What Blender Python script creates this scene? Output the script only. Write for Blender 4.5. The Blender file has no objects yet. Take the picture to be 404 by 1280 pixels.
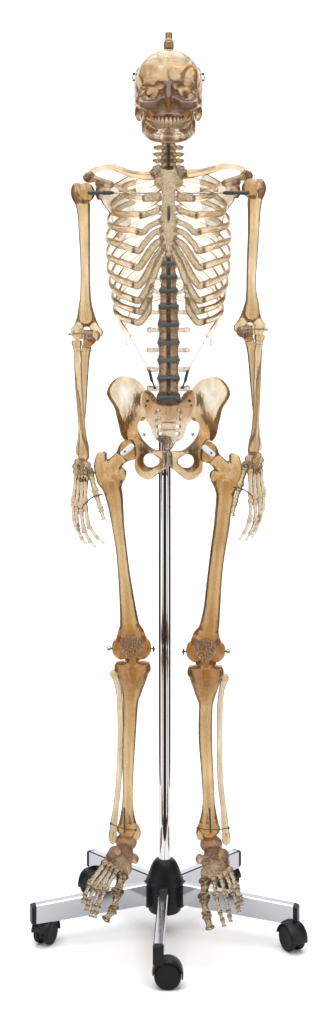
import bpy, math, random, time
import numpy as np
from mathutils import Matrix, Vector
T0 = time.time()
random.seed(4)
rng = np.random.default_rng(7)

# ------------------------------------------------------------------ units
S = 0.00155            # metres per modelling unit (a unit is about 1.5 mm of the skeleton)
DIST = 2.6             # camera distance from the skeleton, metres
UC, VC = 202.0, 469.0  # optical axis in modelling units
H = 1.104              # lens height above the floor


def P(u, v, d=0.0):
    """point seen at (u,v) and standing d units behind the hanging plane"""
    k = 1 + d * S / DIST
    return ((u - UC) * k + UC, (v - VC) * k + VC, d)


def world(a):
    a = np.asarray(a, dtype=np.float64).reshape(-1, 3)
    return np.stack([(a[:, 0] - UC) * S, a[:, 2] * S, H - (a[:, 1] - VC) * S], 1)


# ------------------------------------------------------------------ scene
sc = bpy.context.scene
col = sc.collection
WLOC = {}


def mesh_from(verts, faces, name):
    me = bpy.data.meshes.new(name)
    verts = np.asarray(verts, dtype=np.float32)
    faces = [np.asarray(f, dtype=np.int32).reshape(-1, w) for w, f in faces]
    nl = sum(f.size for f in faces)
    npoly = sum(f.shape[0] for f in faces)
    me.vertices.add(len(verts))
    me.vertices.foreach_set('co', verts.ravel())
    me.loops.add(nl)
    me.loops.foreach_set('vertex_index', np.concatenate([f.ravel() for f in faces]).astype(np.int32))
    me.polygons.add(npoly)
    st, p = [], 0
    for f in faces:
        st.append(p + np.arange(f.shape[0], dtype=np.int32) * f.shape[1])
        p += f.size
    me.polygons.foreach_set('loop_start', np.concatenate(st).astype(np.int32))
    me.polygons.foreach_set('use_smooth', np.ones(npoly, dtype=bool))
    me.update(calc_edges=True)
    me.validate()
    return me


def link(name, me, mat, parent, wloc):
    o = bpy.data.objects.new(name, me)
    col.objects.link(o)
    if mat is not None and me is not None and not me.materials:
        me.materials.append(mat)
    pl = Vector((0, 0, 0))
    if parent is not None:
        o.parent = parent
        pl = WLOC[parent.name]
    o.location = Vector(wloc) - pl
    WLOC[o.name] = Vector(wloc)
    return o


def build(name, geo, mat, parent, already_world=False):
    """geo = (verts, [(n, faces)..]) in modelling units -> ONE linked mesh object"""
    v, f = geo
    w = np.asarray(v) if already_world else world(v)
    c = (w.min(0) + w.max(0)) / 2
    return link(name, mesh_from(w - c, f, name), mat, parent, c)


def thing(name, label, cat, wloc):
    o = bpy.data.objects.new(name, None)
    o.empty_display_size = 0.1
    col.objects.link(o)
    o.location = wloc
    WLOC[o.name] = Vector(wloc)
    o['label'] = label
    o['category'] = cat
    return o


def join(geos):
    vs, fs, n = [], [], 0
    for v, f in geos:
        vs.append(np.asarray(v))
        for w, a in f:
            fs.append((w, np.asarray(a).reshape(-1, w) + n))
        n += len(v)
    return np.concatenate(vs), fs


# ------------------------------------------------------------------ curves and sweeps
def catmull(pts, n=6):
    p = np.asarray(pts, dtype=np.float64)
    if len(p) == 2:
        t = np.linspace(0, 1, n + 1)[:, None]
        return p[0] * (1 - t) + p[1] * t
    q = np.vstack([2 * p[0] - p[1], p, 2 * p[-1] - p[-2]])
    out = []
    for i in range(1, len(q) - 2):
        a, b, c, d = q[i - 1], q[i], q[i + 1], q[i + 2]
        for t in np.linspace(0, 1, n, endpoint=False):
            out.append(.5 * (2 * b + (c - a) * t + (2 * a - 5 * b + 4 * c - d) * t * t + (3 * b - a - 3 * c + d) * t ** 3))
    out.append(p[-1])
    return np.array(out)


def closed(poly, n=4):
    p = np.asarray(poly, dtype=np.float64)
    m = len(p)
    out = []
    for i in range(m):
        a, b, c, d = p[(i - 1) % m], p[i], p[(i + 1) % m], p[(i + 2) % m]
        for t in np.linspace(0, 1, n, endpoint=False):
            out.append(.5 * (2 * b + (c - a) * t + (2 * a - 5 * b + 4 * c - d) * t * t + (3 * b - a - 3 * c + d) * t ** 3))
    return np.array(out)


def sweep(pts, ra, rb=None, n=10, up=(0, 1, 0), smooth=6, rounded=True):
    """closed tube along pts; ra = half height along up, rb = half thickness; per-point lists allowed"""
    pts = np.asarray(pts, dtype=np.float64)
    m0 = len(pts)
    if rb is None:
        rb = ra
    ra = np.broadcast_to(np.asarray(ra, dtype=np.float64), (m0,)) if np.ndim(ra) == 0 else np.asarray(ra, float)
    rb = np.broadcast_to(np.asarray(rb, dtype=np.float64), (m0,)) if np.ndim(rb) == 0 else np.asarray(rb, float)
    if smooth:
        full = catmull(np.column_stack([pts, ra, rb]), smooth)
        pts, ra, rb = full[:, :3], full[:, 3], full[:, 4]
    m = len(pts)
    T = np.gradient(pts, axis=0)
    T /= np.linalg.norm(T, axis=1)[:, None] + 1e-9
    up = np.asarray(up, float)
    ups = np.broadcast_to(up, (m, 3)).copy()
    par = np.abs((ups * T).sum(1)) > .96
    ups[par] = np.array([0.1, .1, 1.0])
    N = np.cross(T, ups)
    N /= np.linalg.norm(N, axis=1)[:, None] + 1e-9
    U = np.cross(N, T)
    ang = np.linspace(0, 2 * np.pi, n, endpoint=False)
    ca, sa = np.cos(ang), np.sin(ang)
    V = pts[:, None] + U[:, None] * (ra[:, None] * ca)[..., None] + N[:, None] * (rb[:, None] * sa)[..., None]
    V = V.reshape(-1, 3)
    i = np.arange(m - 1)[:, None] * n
    j = np.arange(n)[None]
    jn = (j + 1) % n
    q = np.stack([i + j, i + n + j, i + n + jn, i + jn], -1).reshape(-1, 4)
    e = .6 if rounded else 0
    s = pts[0] - T[0] * min(ra[0], rb[0]) * e
    t = pts[-1] + T[-1] * min(ra[-1], rb[-1]) * e
    V = np.vstack([V, s, t])
    k0, k1 = len(V) - 2, len(V) - 1
    jj = np.arange(n)
    jjn = (jj + 1) % n
    c0 = np.stack([np.full(n, k0), jj, jjn], 1)
    b = (m - 1) * n
    c1 = np.stack([np.full(n, k1), b + jjn, b + jj], 1)
    fs = [(4, q), (3, np.vstack([c0, c1]))]
    # outward orientation
    vol = 0
    for w, f in fs:
        for x in range(1, w - 1):
            vol += np.einsum('ij,ij->', V[f[:, 0]], np.cross(V[f[:, x]], V[f[:, x + 1]]))
    if vol < 0:
        fs = [(w, f[:, ::-1]) for w, f in fs]
    return V, fs


# ------------------------------------------------------------------ solid modelling by distance fields
class Solid:
    def __init__(s, h=.8):
        s.h = h
        s.ops = []

    def _add(s, fn, lo, hi, k, sub):
        pad = k + 3 * s.h
        s.ops.append((fn, np.asarray(lo, float) - pad, np.asarray(hi, float) + pad, k, sub))
        return s

    def cone(s, a, b, ra, rb=None, k=2., sd=1., sub=False):
        a = np.asarray(a, float)
        b = np.asarray(b, float)
        rb = ra if rb is None else rb
        ab = b - a
        L2 = max((ab ** 2).sum(), 1e-9)
        m = min(1., sd)

        def fn(U, V, D):
            x, y, z = U - a[0], V - a[1], D - a[2]
            t = np.clip((x * ab[0] + y * ab[1] + z * ab[2]) / L2, 0, 1)
            x = x - t * ab[0]
            y = y - t * ab[1]
            z = (z - t * ab[2]) / sd
            return (np.sqrt(x * x + y * y + z * z) - (ra + (rb - ra) * t)) * m
        R = max(ra, rb)
        e = np.array([R, R, R * max(sd, 1)])
        return s._add(fn, np.minimum(a, b) - e, np.maximum(a, b) + e, k, sub)

    def path(s, pts, rad, k=0., sd=1., n=4, sub=False):
        p = np.column_stack([np.asarray(pts, float), np.broadcast_to(np.asarray(rad, float), (len(pts),))])
        q = catmull(p, n)
        if k == 0:
            for i in range(len(q) - 1):
                s.cone(q[i, :3], q[i + 1, :3], q[i, 3], q[i + 1, 3], k, sd, sub)
            return s
        t = Solid(s.h)
        for i in range(len(q) - 1):
            t.cone(q[i, :3], q[i + 1, :3], q[i, 3], q[i + 1, 3], 0, sd)
        fns = [o[0] for o in t.ops]

        def fn(U, V, D):
            g = fns[0](U, V, D)
            for f in fns[1:]:
                g = np.minimum(g, f(U, V, D))
            return g
        R = q[:, 3].max()
        e = np.array([R, R, R * max(sd, 1)])
        return s._add(fn, q[:, :3].min(0) - e, q[:, :3].max(0) + e, k, sub)

    def ell(s, c, r, rot=None, k=2., sub=False, wob=0., wf=.2):
        c = np.asarray(c, float)
        r = np.asarray(r, float)
        M = np.eye(3) if rot is None else np.array(Matrix.Rotation(math.radians(rot[0]), 3, rot[1]))

        def fn(U, V, D):
            x, y, z = U - c[0], V - c[1], D - c[2]
            q = [M[0, i] * x + M[1, i] * y + M[2, i] * z for i in range(3)]
            k0 = np.sqrt(sum((q[i] / r[i]) ** 2 for i in range(3))) + 1e-6
            k1 = np.sqrt(sum((q[i] / r[i] ** 2) ** 2 for i in range(3))) + 1e-6
            g = k0 * (k0 - 1) / k1
            if wob:
                xx = x + 4 * np.sin(y * wf * .7 + 1.3) + 3 * np.sin(z * wf * .9)
                yy = y + 4 * np.sin(z * wf * .8 + .4) + 3 * np.sin(x * wf * .6 + 2)
                zz = z + 4 * np.sin(x * wf * .75 + 2.2)
                g = g + wob * (1 - 2 * np.abs(np.sin(xx * wf) * np.sin(yy * wf + .7) + .6 * np.sin(zz * wf * 1.3 + .3)))
            return g
        e = np.array([r.max()] * 3) if rot else r
        return s._add(fn, c - e, c + e, k, sub)

    def cyl(s, c, ru, rd, hh, waist=0., e=1., k=1.5, sub=False):
        """upright elliptical drum with rounded rims and a drawn-in waist"""
        c = np.asarray(c, float)

        def fn(U, V, D):
            v = (V - c[1])
            w = 1 - waist * np.clip(1 - (v / hh) ** 2, 0, 1)
            a = (np.sqrt(((U - c[0]) / ru) ** 2 + ((D - c[2]) / rd) ** 2) - w) * min(ru, rd) + e
            b = np.abs(v) - hh + e
            return np.minimum(np.maximum(a, b), 0) + np.hypot(np.maximum(a, 0), np.maximum(b, 0)) - e
        R = np.array([ru, hh, rd])
        return s._add(fn, c - R, c + R, k, sub)

    def plate(s, poly, dfun, tfun, e=1.2, k=2., holes=()):
        poly = np.asarray(poly, float)

        def sd2(pl, x, y):
            a = pl
            b = np.roll(pl, -1, 0)
            best = np.full(x.shape, 1e9)
            sgn = np.ones(x.shape)
            for (ax, ay), (bx, by) in zip(a, b):
                ex, ey = bx - ax, by - ay
                wx, wy = x - ax, y - ay
                t = np.clip((wx * ex + wy * ey) / (ex * ex + ey * ey + 1e-9), 0, 1)
                best = np.minimum(best, (wx - ex * t) ** 2 + (wy - ey * t) ** 2)
                c1, c2, c3 = y >= ay, y < by, ex * wy > ey * wx
                sgn = np.where((c1 & c2 & c3) | (~c1 & ~c2 & ~c3), -sgn, sgn)
            return sgn * np.sqrt(best)

        def fn(U, V, D):
            x, y = U[:, :, 0] + 0 * V[:, :, 0], V[:, :, 0] + 0 * U[:, :, 0]
            a = sd2(poly, x, y)
            for hpoly in holes:
                a = np.maximum(a, -sd2(np.asarray(hpoly, float), x, y))
            d0 = dfun(x, y)
            t0 = np.maximum(tfun(x, y), .7)
            gx = dfun(x + .5, y) - dfun(x - .5, y)
            gy = dfun(x, y + .5) - dfun(x, y - .5)
            g = np.sqrt(1 + gx ** 2 + gy ** 2)
            ee = np.minimum(e, t0)
            A = (a + ee)[:, :, None]
            B = np.abs(D - d0[:, :, None]) / g[:, :, None] - (t0 - ee)[:, :, None]
            return np.minimum(np.maximum(A, B), 0) + np.hypot(np.maximum(A, 0), np.maximum(B, 0)) - ee[:, :, None]
        dv, tv = dfun(poly[:, 0], poly[:, 1]), tfun(poly[:, 0], poly[:, 1])
        gx = np.linspace(poly[:, 0].min(), poly[:, 0].max(), 14)
        gy = np.linspace(poly[:, 1].min(), poly[:, 1].max(), 14)
        X, Y = np.meshgrid(gx, gy)
        ins = sd2(poly, X, Y) < 4
        da, ta = dfun(X, Y)[ins], tfun(X, Y)[ins]
        dl = min(dv.min(), da.min()) - 1.8 * max(tv.max(), ta.max())
        dh = max(dv.max(), da.max()) + 1.8 * max(tv.max(), ta.max())
        return s._add(fn, [poly[:, 0].min(), poly[:, 1].min(), dl], [poly[:, 0].max(), poly[:, 1].max(), dh], k, False)

    def geo(s, relax=1):
        h = s.h
        add = [o for o in s.ops if not o[4]]
        lo = np.min([o[1] for o in add], 0)
        hi = np.max([o[2] for o in add], 0)
        n = np.ceil((hi - lo) / h).astype(int) + 2
        F = np.full(n, 6., dtype=np.float32)
        ax = [lo[i] + h * np.arange(n[i]) for i in range(3)]
        for fn, a, b, k, sub in s.ops:
            i0 = np.clip(np.floor((a - lo) / h).astype(int), 0, n)
            i1 = np.clip(np.ceil((b - lo) / h).astype(int) + 1, 0, n)
            if (i1 <= i0).any():
                continue
            sl = tuple(slice(i0[i], i1[i]) for i in range(3))
            U = ax[0][sl[0]][:, None, None]
            V = ax[1][sl[1]][None, :, None]
            D = ax[2][sl[2]][None, None, :]
            g = fn(U, V, D).astype(np.float32)
            f = F[sl]
            if sub:
                g = -g
                if k > 0:
                    t = np.clip(.5 - .5 * (g - f) / k, 0, 1)
                    F[sl] = g * (1 - t) + f * t + k * t * (1 - t)
                else:
                    F[sl] = np.maximum(f, g)
            elif k > 0:
                t = np.clip(.5 + .5 * (g - f) / k, 0, 1)
                F[sl] = g * (1 - t) + f * t - k * t * (1 - t)
            else:
                F[sl] = np.minimum(f, g)
        F[0] = F[-1] = 3
        F[:, 0] = F[:, -1] = 3
        F[:, :, 0] = F[:, :, -1] = 3
        return nets(F, lo, h, relax)


def nets(F, lo, h, relax):
    Sg = F < 0
    c = np.zeros(tuple(x - 1 for x in F.shape), dtype=np.int8)
    offs = [(i, j, k) for i in (0, 1) for j in (0, 1) for k in (0, 1)]
    for i, j, k in offs:
        c += Sg[i:F.shape[0] - 1 + i, j:F.shape[1] - 1 + j, k:F.shape[2] - 1 + k]
    act = (c > 0) & (c < 8)
    I, J, K = np.nonzero(act)
    idx = np.full(act.shape, -1, dtype=np.int32)
    idx[I, J, K] = np.arange(len(I))
    pos = np.zeros((len(I), 3))
    cnt = np.zeros(len(I))
    val = {o: F[I + o[0], J + o[1], K + o[2]] for o in offs}
    for o in offs:
        for axi in range(3):
            if o[axi] == 1:
                continue
            p = list(o)
            p[axi] = 1
            a, b = val[o], val[tuple(p)]
            m = (a < 0) != (b < 0)
            t = np.where(m, a / np.where(m, a - b, 1), 0)
            q = np.array(o, float)[None].repeat(len(I), 0)
            q[:, axi] += t
            pos += q * m[:, None]
            cnt += m
    pos /= cnt[:, None]
    V = lo + h * (np.stack([I, J, K], 1) + pos)
    quads = []
    for axi in range(3):
        A = np.take(Sg, range(0, F.shape[axi] - 1), axi)
        B = np.take(Sg, range(1, F.shape[axi]), axi)
        e = A != B
        i, j, k = np.nonzero(e)
        flip = A[i, j, k]
        o1, o2 = [(1, 2), (2, 0), (0, 1)][axi]
        g = [i, j, k]

        def cell(x, y):
            q = [g[0].copy(), g[1].copy(), g[2].copy()]
            q[o1] = q[o1] - x
            q[o2] = q[o2] - y
            return idx[q[0], q[1], q[2]]
        Q = np.stack([cell(1, 1), cell(0, 1), cell(0, 0), cell(1, 0)], 1)
        Q[~flip] = Q[~flip][:, ::-1]
        quads.append(Q)
    Q = np.vstack(quads)
    Q = Q[(Q >= 0).all(1)]
    for _ in range(relax):
        acc = np.zeros_like(V)
        n = np.zeros(len(V))
        for x in range(4):
            a, b = Q[:, x], Q[:, (x + 1) % 4]
            for w in range(3):
                acc[:, w] += np.bincount(a, V[b, w], len(V)) + np.bincount(b, V[a, w], len(V))
            n += np.bincount(a, minlength=len(V)) + np.bincount(b, minlength=len(V))
        V = .45 * V + .55 * acc / n[:, None]
    return V, [(4, Q)]


def tps(pts):
    """smooth surface through (u, v, value) points"""
    p = np.asarray(pts, float)
    n = len(p)

    def ker(r2):
        return np.where(r2 < 1e-6, 0, r2 * np.log(r2 + 1e-9))
    d2 = ((p[:, None, :2] - p[None, :, :2]) ** 2).sum(-1)
    A = np.zeros((n + 3, n + 3))
    A[:n, :n] = ker(d2) + np.eye(n) * 40
    A[:n, n] = 1
    A[:n, n + 1:] = p[:, :2]
    A[n, :n] = 1
    A[n + 1:, :n] = p[:, :2].T
    w = np.linalg.solve(A, np.concatenate([p[:, 2], [0, 0, 0]]))

    def f(u, v):
        out = w[n] + w[n + 1] * u + w[n + 2] * v
        for i in range(n):
            out = out + w[i] * ker((u - p[i, 0]) ** 2 + (v - p[i, 1]) ** 2)
        return out
    return f


# ------------------------------------------------------------------ materials
def resin(name, absorb, density, rough=.12, milk=.15, milk_col=(.75, .62, .42), bump=.15, bscale=260., speck=0., sscale=420., grain=1.):
    """clear cast resin: coloured by absorption inside the solid, slightly cloudy, with a cast surface"""
    m = bpy.data.materials.new(name)
    m.use_nodes = True
    nt = m.node_tree
    nt.nodes.clear()
    N = nt.nodes.new
    L = nt.links.new
    out = N('ShaderNodeOutputMaterial')
    pb = N('ShaderNodeBsdfPrincipled')
    pb.inputs['Base Color'].default_value = (1, 1, 1, 1)
    pb.inputs['Transmission Weight'].default_value = 1
    pb.inputs['IOR'].default_value = 1.49
    pb.inputs['Roughness'].default_value = rough
    tc = N('ShaderNodeTexCoord')
    n1 = N('ShaderNodeTexNoise')
    n1.inputs['Scale'].default_value = bscale
    n1.inputs['Detail'].default_value = 3
    mp = N('ShaderNodeMapping')
    mp.inputs['Scale'].default_value = (1, 1, grain)
    L(tc.outputs['Object'], mp.inputs['Vector'])
    L(mp.outputs['Vector'], n1.inputs['Vector'])
    b1 = N('ShaderNodeBump')
    b1.inputs['Strength'].default_value = bump
    b1.inputs['Distance'].default_value = .002
    L(n1.outputs['Fac'], b1.inputs['Height'])
    nrm = b1.outputs['Normal']
    if speck > 0:
        vo = N('ShaderNodeTexVoronoi')
        vo.inputs['Scale'].default_value = sscale
        L(tc.outputs['Object'], vo.inputs['Vector'])
        b2 = N('ShaderNodeBump')
        b2.inputs['Strength'].default_value = speck
        b2.inputs['Distance'].default_value = .002
        L(vo.outputs['Distance'], b2.inputs['Height'])
        L(nrm, b2.inputs['Normal'])
        nrm = b2.outputs['Normal']
    L(nrm, pb.inputs['Normal'])
    df = N('ShaderNodeBsdfDiffuse')
    df.inputs['Color'].default_value = (*milk_col, 1)
    L(nrm, df.inputs['Normal'])
    tr = N('ShaderNodeBsdfTranslucent')
    tr.inputs['Color'].default_value = (*milk_col, 1)
    mm = N('ShaderNodeMixShader')
    mm.inputs[0].default_value = .5
    L(df.outputs[0], mm.inputs[1])
    L(tr.outputs[0], mm.inputs[2])
    # cloudiness varies through the casting
    n2 = N('ShaderNodeTexNoise')
    n2.inputs['Scale'].default_value = 38 if grain == 1 else 110
    n2.inputs['Detail'].default_value = 4
    L(mp.outputs['Vector'], n2.inputs['Vector'])
    mr = N('ShaderNodeMapRange')
    mr.inputs['From Min'].default_value = .3
    mr.inputs['From Max'].default_value = .7
    mr.inputs['To Min'].default_value = milk * .3
    mr.inputs['To Max'].default_value = milk * 1.8
    L(n2.outputs['Fac'], mr.inputs['Value'])
    if speck > 0:
        n3 = N('ShaderNodeTexNoise')
        n3.inputs['Scale'].default_value = 330
        n3.inputs['Detail'].default_value = 2
        L(tc.outputs['Object'], n3.inputs['Vector'])
        cr = N('ShaderNodeValToRGB')
        cr.color_ramp.elements[0].position = .38
        cr.color_ramp.elements[0].color = (*[x * .30 for x in milk_col], 1)
        cr.color_ramp.elements[1].position = .62
        cr.color_ramp.elements[1].color = (*[min(.92, x * 1.45) for x in milk_col], 1)
        L(n3.outputs['Fac'], cr.inputs['Fac'])
        L(cr.outputs['Color'], df.inputs['Color'])
        L(cr.outputs['Color'], tr.inputs['Color'])
    mx = N('ShaderNodeMixShader')
    L(mr.outputs['Result'], mx.inputs[0])
    L(pb.outputs[0], mx.inputs[1])
    L(mm.outputs[0], mx.inputs[2])
    L(mx.outputs[0], out.inputs['Surface'])
    va = N('ShaderNodeVolumeAbsorption')
    va.inputs['Color'].default_value = (*absorb, 1)
    va.inputs['Density'].default_value = density
    L(va.outputs[0], out.inputs['Volume'])
    return m


def solid(name, color, rough=.5, metal=0., bump=0., bscale=300., vary=0.):
    m = bpy.data.materials.new(name)
    m.use_nodes = True
    nt = m.node_tree
    pb = nt.nodes['Principled BSDF']
    pb.inputs['Base Color'].default_value = (*color, 1)
    pb.inputs['Roughness'].default_value = rough
    pb.inputs['Metallic'].default_value = metal
    tc = nt.nodes.new('ShaderNodeTexCoord')
    nz = nt.nodes.new('ShaderNodeTexNoise')
    nz.inputs['Scale'].default_value = bscale
    nz.inputs['Detail'].default_value = 4
    nt.links.new(tc.outputs['Object'], nz.inputs['Vector'])
    if bump:
        b = nt.nodes.new('ShaderNodeBump')
        b.inputs['Strength'].default_value = bump
        b.inputs['Distance'].default_value = .001
        nt.links.new(nz.outputs['Fac'], b.inputs['Height'])
        nt.links.new(b.outputs['Normal'], pb.inputs['Normal'])
    mr = nt.nodes.new('ShaderNodeMapRange')
    mr.inputs['To Min'].default_value = max(.02, rough * (1 - vary))
    mr.inputs['To Max'].default_value = rough * (1 + vary)
    nt.links.new(nz.outputs['Fac'], mr.inputs['Value'])
    nt.links.new(mr.outputs['Result'], pb.inputs['Roughness'])
    return m


AMB = (.74, .53, .14)
PALE = (.72, .54, .24)
M_LONG = resin('amber_resin', AMB, 80, rough=.11, milk=.22, milk_col=(.52, .36, .19), bump=.22, bscale=190, grain=.12)
M_FORE = resin('forearm_resin', AMB, 96, rough=.09, milk=.24, milk_col=(.54, .41, .25), bump=.25, bscale=190, grain=.12)
M_HUM = resin('light_amber_resin', AMB, 66, rough=.11, milk=.24, milk_col=(.60, .46, .28), bump=.22, bscale=190, grain=.12)
M_HIP = resin('brown_amber_resin', AMB, 74, rough=.11, milk=.16, milk_col=(.57, .41, .23), bump=.3, bscale=90)
M_SKULL = resin('skull_resin', (.74, .54, .20), 54, rough=.17, milk=.16, milk_col=(.58, .42, .27), bump=.5, bscale=85)
M_SINUS = resin('sinus_resin', (.80, .50, .22), 34, rough=.25, milk=.06, milk_col=(.60, .29, .14), bump=.3, bscale=200)
M_RIB = resin('pale_bone_resin', (.74, .54, .20), 92, rough=.05, milk=.12, milk_col=(.78, .57, .31), bump=.14, bscale=200)
M_FIB = resin('fibula_resin', PALE, 100, rough=.05, milk=.22, milk_col=(.62, .50, .32), bump=.2, bscale=190, grain=.12)
M_CART = resin('speckled_pale_resin', (.73, .53, .18), 80, rough=.05, milk=.13, milk_col=(.74, .53, .27), bump=.5, bscale=420, speck=.7, sscale=330)
M_VERT = resin('brown_speckled_resin', (.74, .50, .20), 52, rough=.08, milk=.22, milk_col=(.62, .38, .18), bump=.4, bscale=420, speck=.7, sscale=330)
M_SAC = resin('sacrum_resin', (.72, .50, .20), 60, rough=.07, milk=.18, milk_col=(.60, .46, .25), bump=.4, bscale=400, speck=.6, sscale=260)
M_FOOT = resin('foot_resin', (.68, .46, .17), 74, rough=.07, milk=.16, milk_col=(.48, .30, .13), bump=.5, bscale=380, speck=.7, sscale=300)
M_TOE = resin('toe_resin', (.62, .45, .18), 150, rough=.05, milk=.13, milk_col=(.44, .30, .14), bump=.5, bscale=380, speck=.6, sscale=300)
M_HAND = resin('hand_resin', (.66, .47, .20), 165, rough=.04, milk=.15, bump=.3, bscale=380, speck=.4, sscale=400)
M_PAT = resin('kneecap_resin', AMB, 18, rough=.08, milk=.34, milk_col=(.60, .37, .17), bump=.4, bscale=400, speck=.5, sscale=300)
M_TOOTH = resin('tooth_resin', (.72, .58, .3), 70, rough=.08, milk=.45, milk_col=(.72, .60, .42), bump=.2, bscale=300)
M_SCAP = resin('thin_clear_resin', (.70, .52, .27), 90, rough=.05, milk=.28, milk_col=(.64, .50, .32), bump=.3, bscale=150)
M_CLEAR = resin('clear_resin', (.75, .62, .38), 34, rough=.06, milk=.10, milk_col=(.75, .66, .50), bump=.3, bscale=150)
M_DISC = solid('disc_rubber', (.085, .105, .105), .6, bump=.3)
M_CORD = solid('dark_steel', (.045, .058, .06), .32, .6, bump=.5, bscale=500)
M_ROD = solid('mottled_rod', (.02, .028, .03), .3, .3, bump=.6, bscale=420)
M_STEEL = solid('wire_steel', (.38, .35, .30), .3, 1.)
M_BRASS = solid('bronze_fitting', (.30, .19, .10), .32, 1., bump=.3)
M_PLATE = solid('bright_plate', (.74, .82, .86), .3, .15)
M_THREAD = solid('nylon_thread', (.3, .3, .3), .5)
M_CHROME = solid('chrome', (.60, .60, .62), .035, 1., vary=.2, bscale=30)
M_ALU = solid('polished_aluminium', (.44, .44, .47), .10, 1., bump=.03, bscale=60, vary=.3)
M_BLACK = solid('black_plastic', (.007, .0065, .008), .42, bump=.25, bscale=900, vary=.2)
M_TYRE = solid('black_rubber', (.006, .0055, .006), .6, bump=.3, bscale=900)
for m_ in (M_BLACK, M_TYRE):
    m_.node_tree.nodes['Principled BSDF'].inputs['Specular IOR Level'].default_value = .22
M_WHITE = solid('white_sweep', (.92, .92, .92), .9)

# ------------------------------------------------------------------ backdrop
prof = [(-0.46, 0.0), (0.75, 0.0)]
for a in np.linspace(0, math.pi / 2, 14)[1:]:
    prof.append((0.75 + .45 * math.sin(a), .45 - .45 * math.cos(a)))
prof.append((1.2, 2.7))
xs = np.linspace(-.95, .95, 3)
vv = np.array([[x, y, z] for (y, z) in prof for x in xs])
ff = []
for i in range(len(prof) - 1):
    for j in range(2):
        a = i * 3 + j
        ff.append([a, a + 1, a + 4, a + 3])
bd = link('backdrop', mesh_from(vv, [(4, ff)], 'backdrop'), M_WHITE, None, (0, 0, 0))
bd['kind'] = 'structure'

# ------------------------------------------------------------------ skeleton root
BASE = world([P(206, VC + 600, 45)])[0]
sk = thing('skeleton', 'life-size translucent amber plastic human skeleton hanging upright on a chrome pole', 'skeleton',
           world([P(210, 700, 0)])[0])
MX = 210.8  # mid-line


def mir(p):
    return (2 * MX - p[0],) + tuple(p[1:])


def both(pts, side):
    return pts if side < 0 else [mir(p) for p in pts]


# ---------------- skull
def skull():
    s = Solid(.85)
    c = MX
    e = lambda u, v, d: P(u, v, d)
    s.ell((c, 105, 10), (43.5, 44, 58), k=0)
    s.ell(e(c, 94, -20), (37, 30, 31), k=6)            # forehead
    s.ell((c, 116, 25), (43, 31, 42), k=6)
    s.ell((c, 124, 20), (38, 30, 36), k=8)                 # skull base
    s.ell((c, 100.5, 11), (36.8, 36.6, 50.5), k=2, sub=True, wob=1.5, wf=.17)   # brain case is hollow
    # face
    s.ell(e(c, 124, -30), (10, 16, 19), k=8)
    s.ell(e(c, 135, -34), (23, 13.5, 19), k=7)
    s.ell(e(c, 146.5, -37), (20.5, 7.5, 17.5), k=3)
    s.path([e(c, 105, -46), e(c, 115, -51), e(c, 123, -56)], [5, 4, 3.4], k=3)
    for q in (-1, 1):
        x = lambda a: c + q * a
        s.path([e(x(4), 107, -45), e(x(16), 103, -44.5), e(x(29), 106.5, -39), e(x(34.5), 116, -32), e(x(35), 126, -28)], [3, 3, 3, 3.2, 4], k=5)
        s.path([e(x(36), 127, -26), e(x(29), 131, -38), e(x(18), 131, -43), e(x(9), 124, -48)], [5, 6.2, 7, 4.5], k=5)
        s.path([e(x(35.5), 129, -26), e(x(40.5), 131, -10), e(x(41.3), 130, 8), e(x(39), 127, 20)], [3.8, 2.4, 2.2, 3.2], k=2)
        s.ell(e(x(36.5), 141, 24), (6, 11, 8), k=4)
        s.ell(e(x(20.5), 114.5, -53), (11.2, 8.8, 17), k=4, sub=True)      # orbits
    for q in (-1, 1):
        s.path([e(c + q * (20.5 + 12.2 * math.cos(t)), 114.5 + 9.8 * math.sin(t), -41 + 7 * max(0, math.cos(t))) for t in np.linspace(0, 2 * math.pi, 13)], 1.9, k=2, n=3)
    s.ell(e(c, 130.5, -58), (5.4, 7.5, 14), k=2, sub=True)                     # nose opening
    s.cone(e(c, 119, -54), e(c, 137, -53), 1.2, 1., k=1)
    return s.geo()


root_skull = build('skull', skull(), M_SKULL, sk)


core = Solid(.8).ell(P(MX, 126, -31), (9, 17, 12), k=0)
for q in (-1, 1):
    core.ell(P(MX + q * 17, 132.5, -31), (13, 7.5, 10), k=5)
    core.ell(P(MX + q * 9, 141, -33), (11, 6, 10), k=5)
    core.ell(P(MX + q * 9, 106, -38), (11, 4, 5), k=5)
    core.ell(P(MX + q * 30, 126, -24), (6, 6, 6), k=5)
build('nasal_cavity', core.geo(), M_SINUS, root_skull)


def mandible():
    s = Solid(.8)
    c = MX
    s.path([P(c + a, v, d) for a, v, d in ((-28.5, 161, 6), (-26.5, 166, -10), (-20, 171, -31), (-10.5, 172.8, -45), (0, 173, -48), (10.5, 172.8, -45), (20, 171, -31), (26.5, 166, -10), (28.5, 161, 6))],
           [5, 5.2, 5.4, 5.6, 5.6, 5.6, 5.4, 5.2, 5], k=0, n=12)
    s.path([P(c + a, v, d) for a, v, d in ((-26, 155, -6), (-21, 160, -22), (-14, 164, -37), (0, 165, -44), (14, 164, -37), (21, 160, -22), (26, 155, -6))],
           [6.5, 5.8, 5, 5, 5, 5.8, 6.5], k=4, n=10)
    for q in (-1, 1):
        x = lambda a: c + q * a
        s.path([P(x(28.5), 164, 4), P(x(29.5), 152, 5), P(x(33), 138, 12)], [5.4, 5.4, 3.4], k=4, sd=2.2, n=8)
        s.path([P(x(27), 154, -4), P(x(28.5), 142, -8)], [5, 3], k=3, sd=1.8, n=8)
    s.ell(P(c, 174, -50), (9, 4.5, 4), k=3)
    return s.geo()


build('mandible', mandible(), M_SKULL, root_skull)

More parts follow.
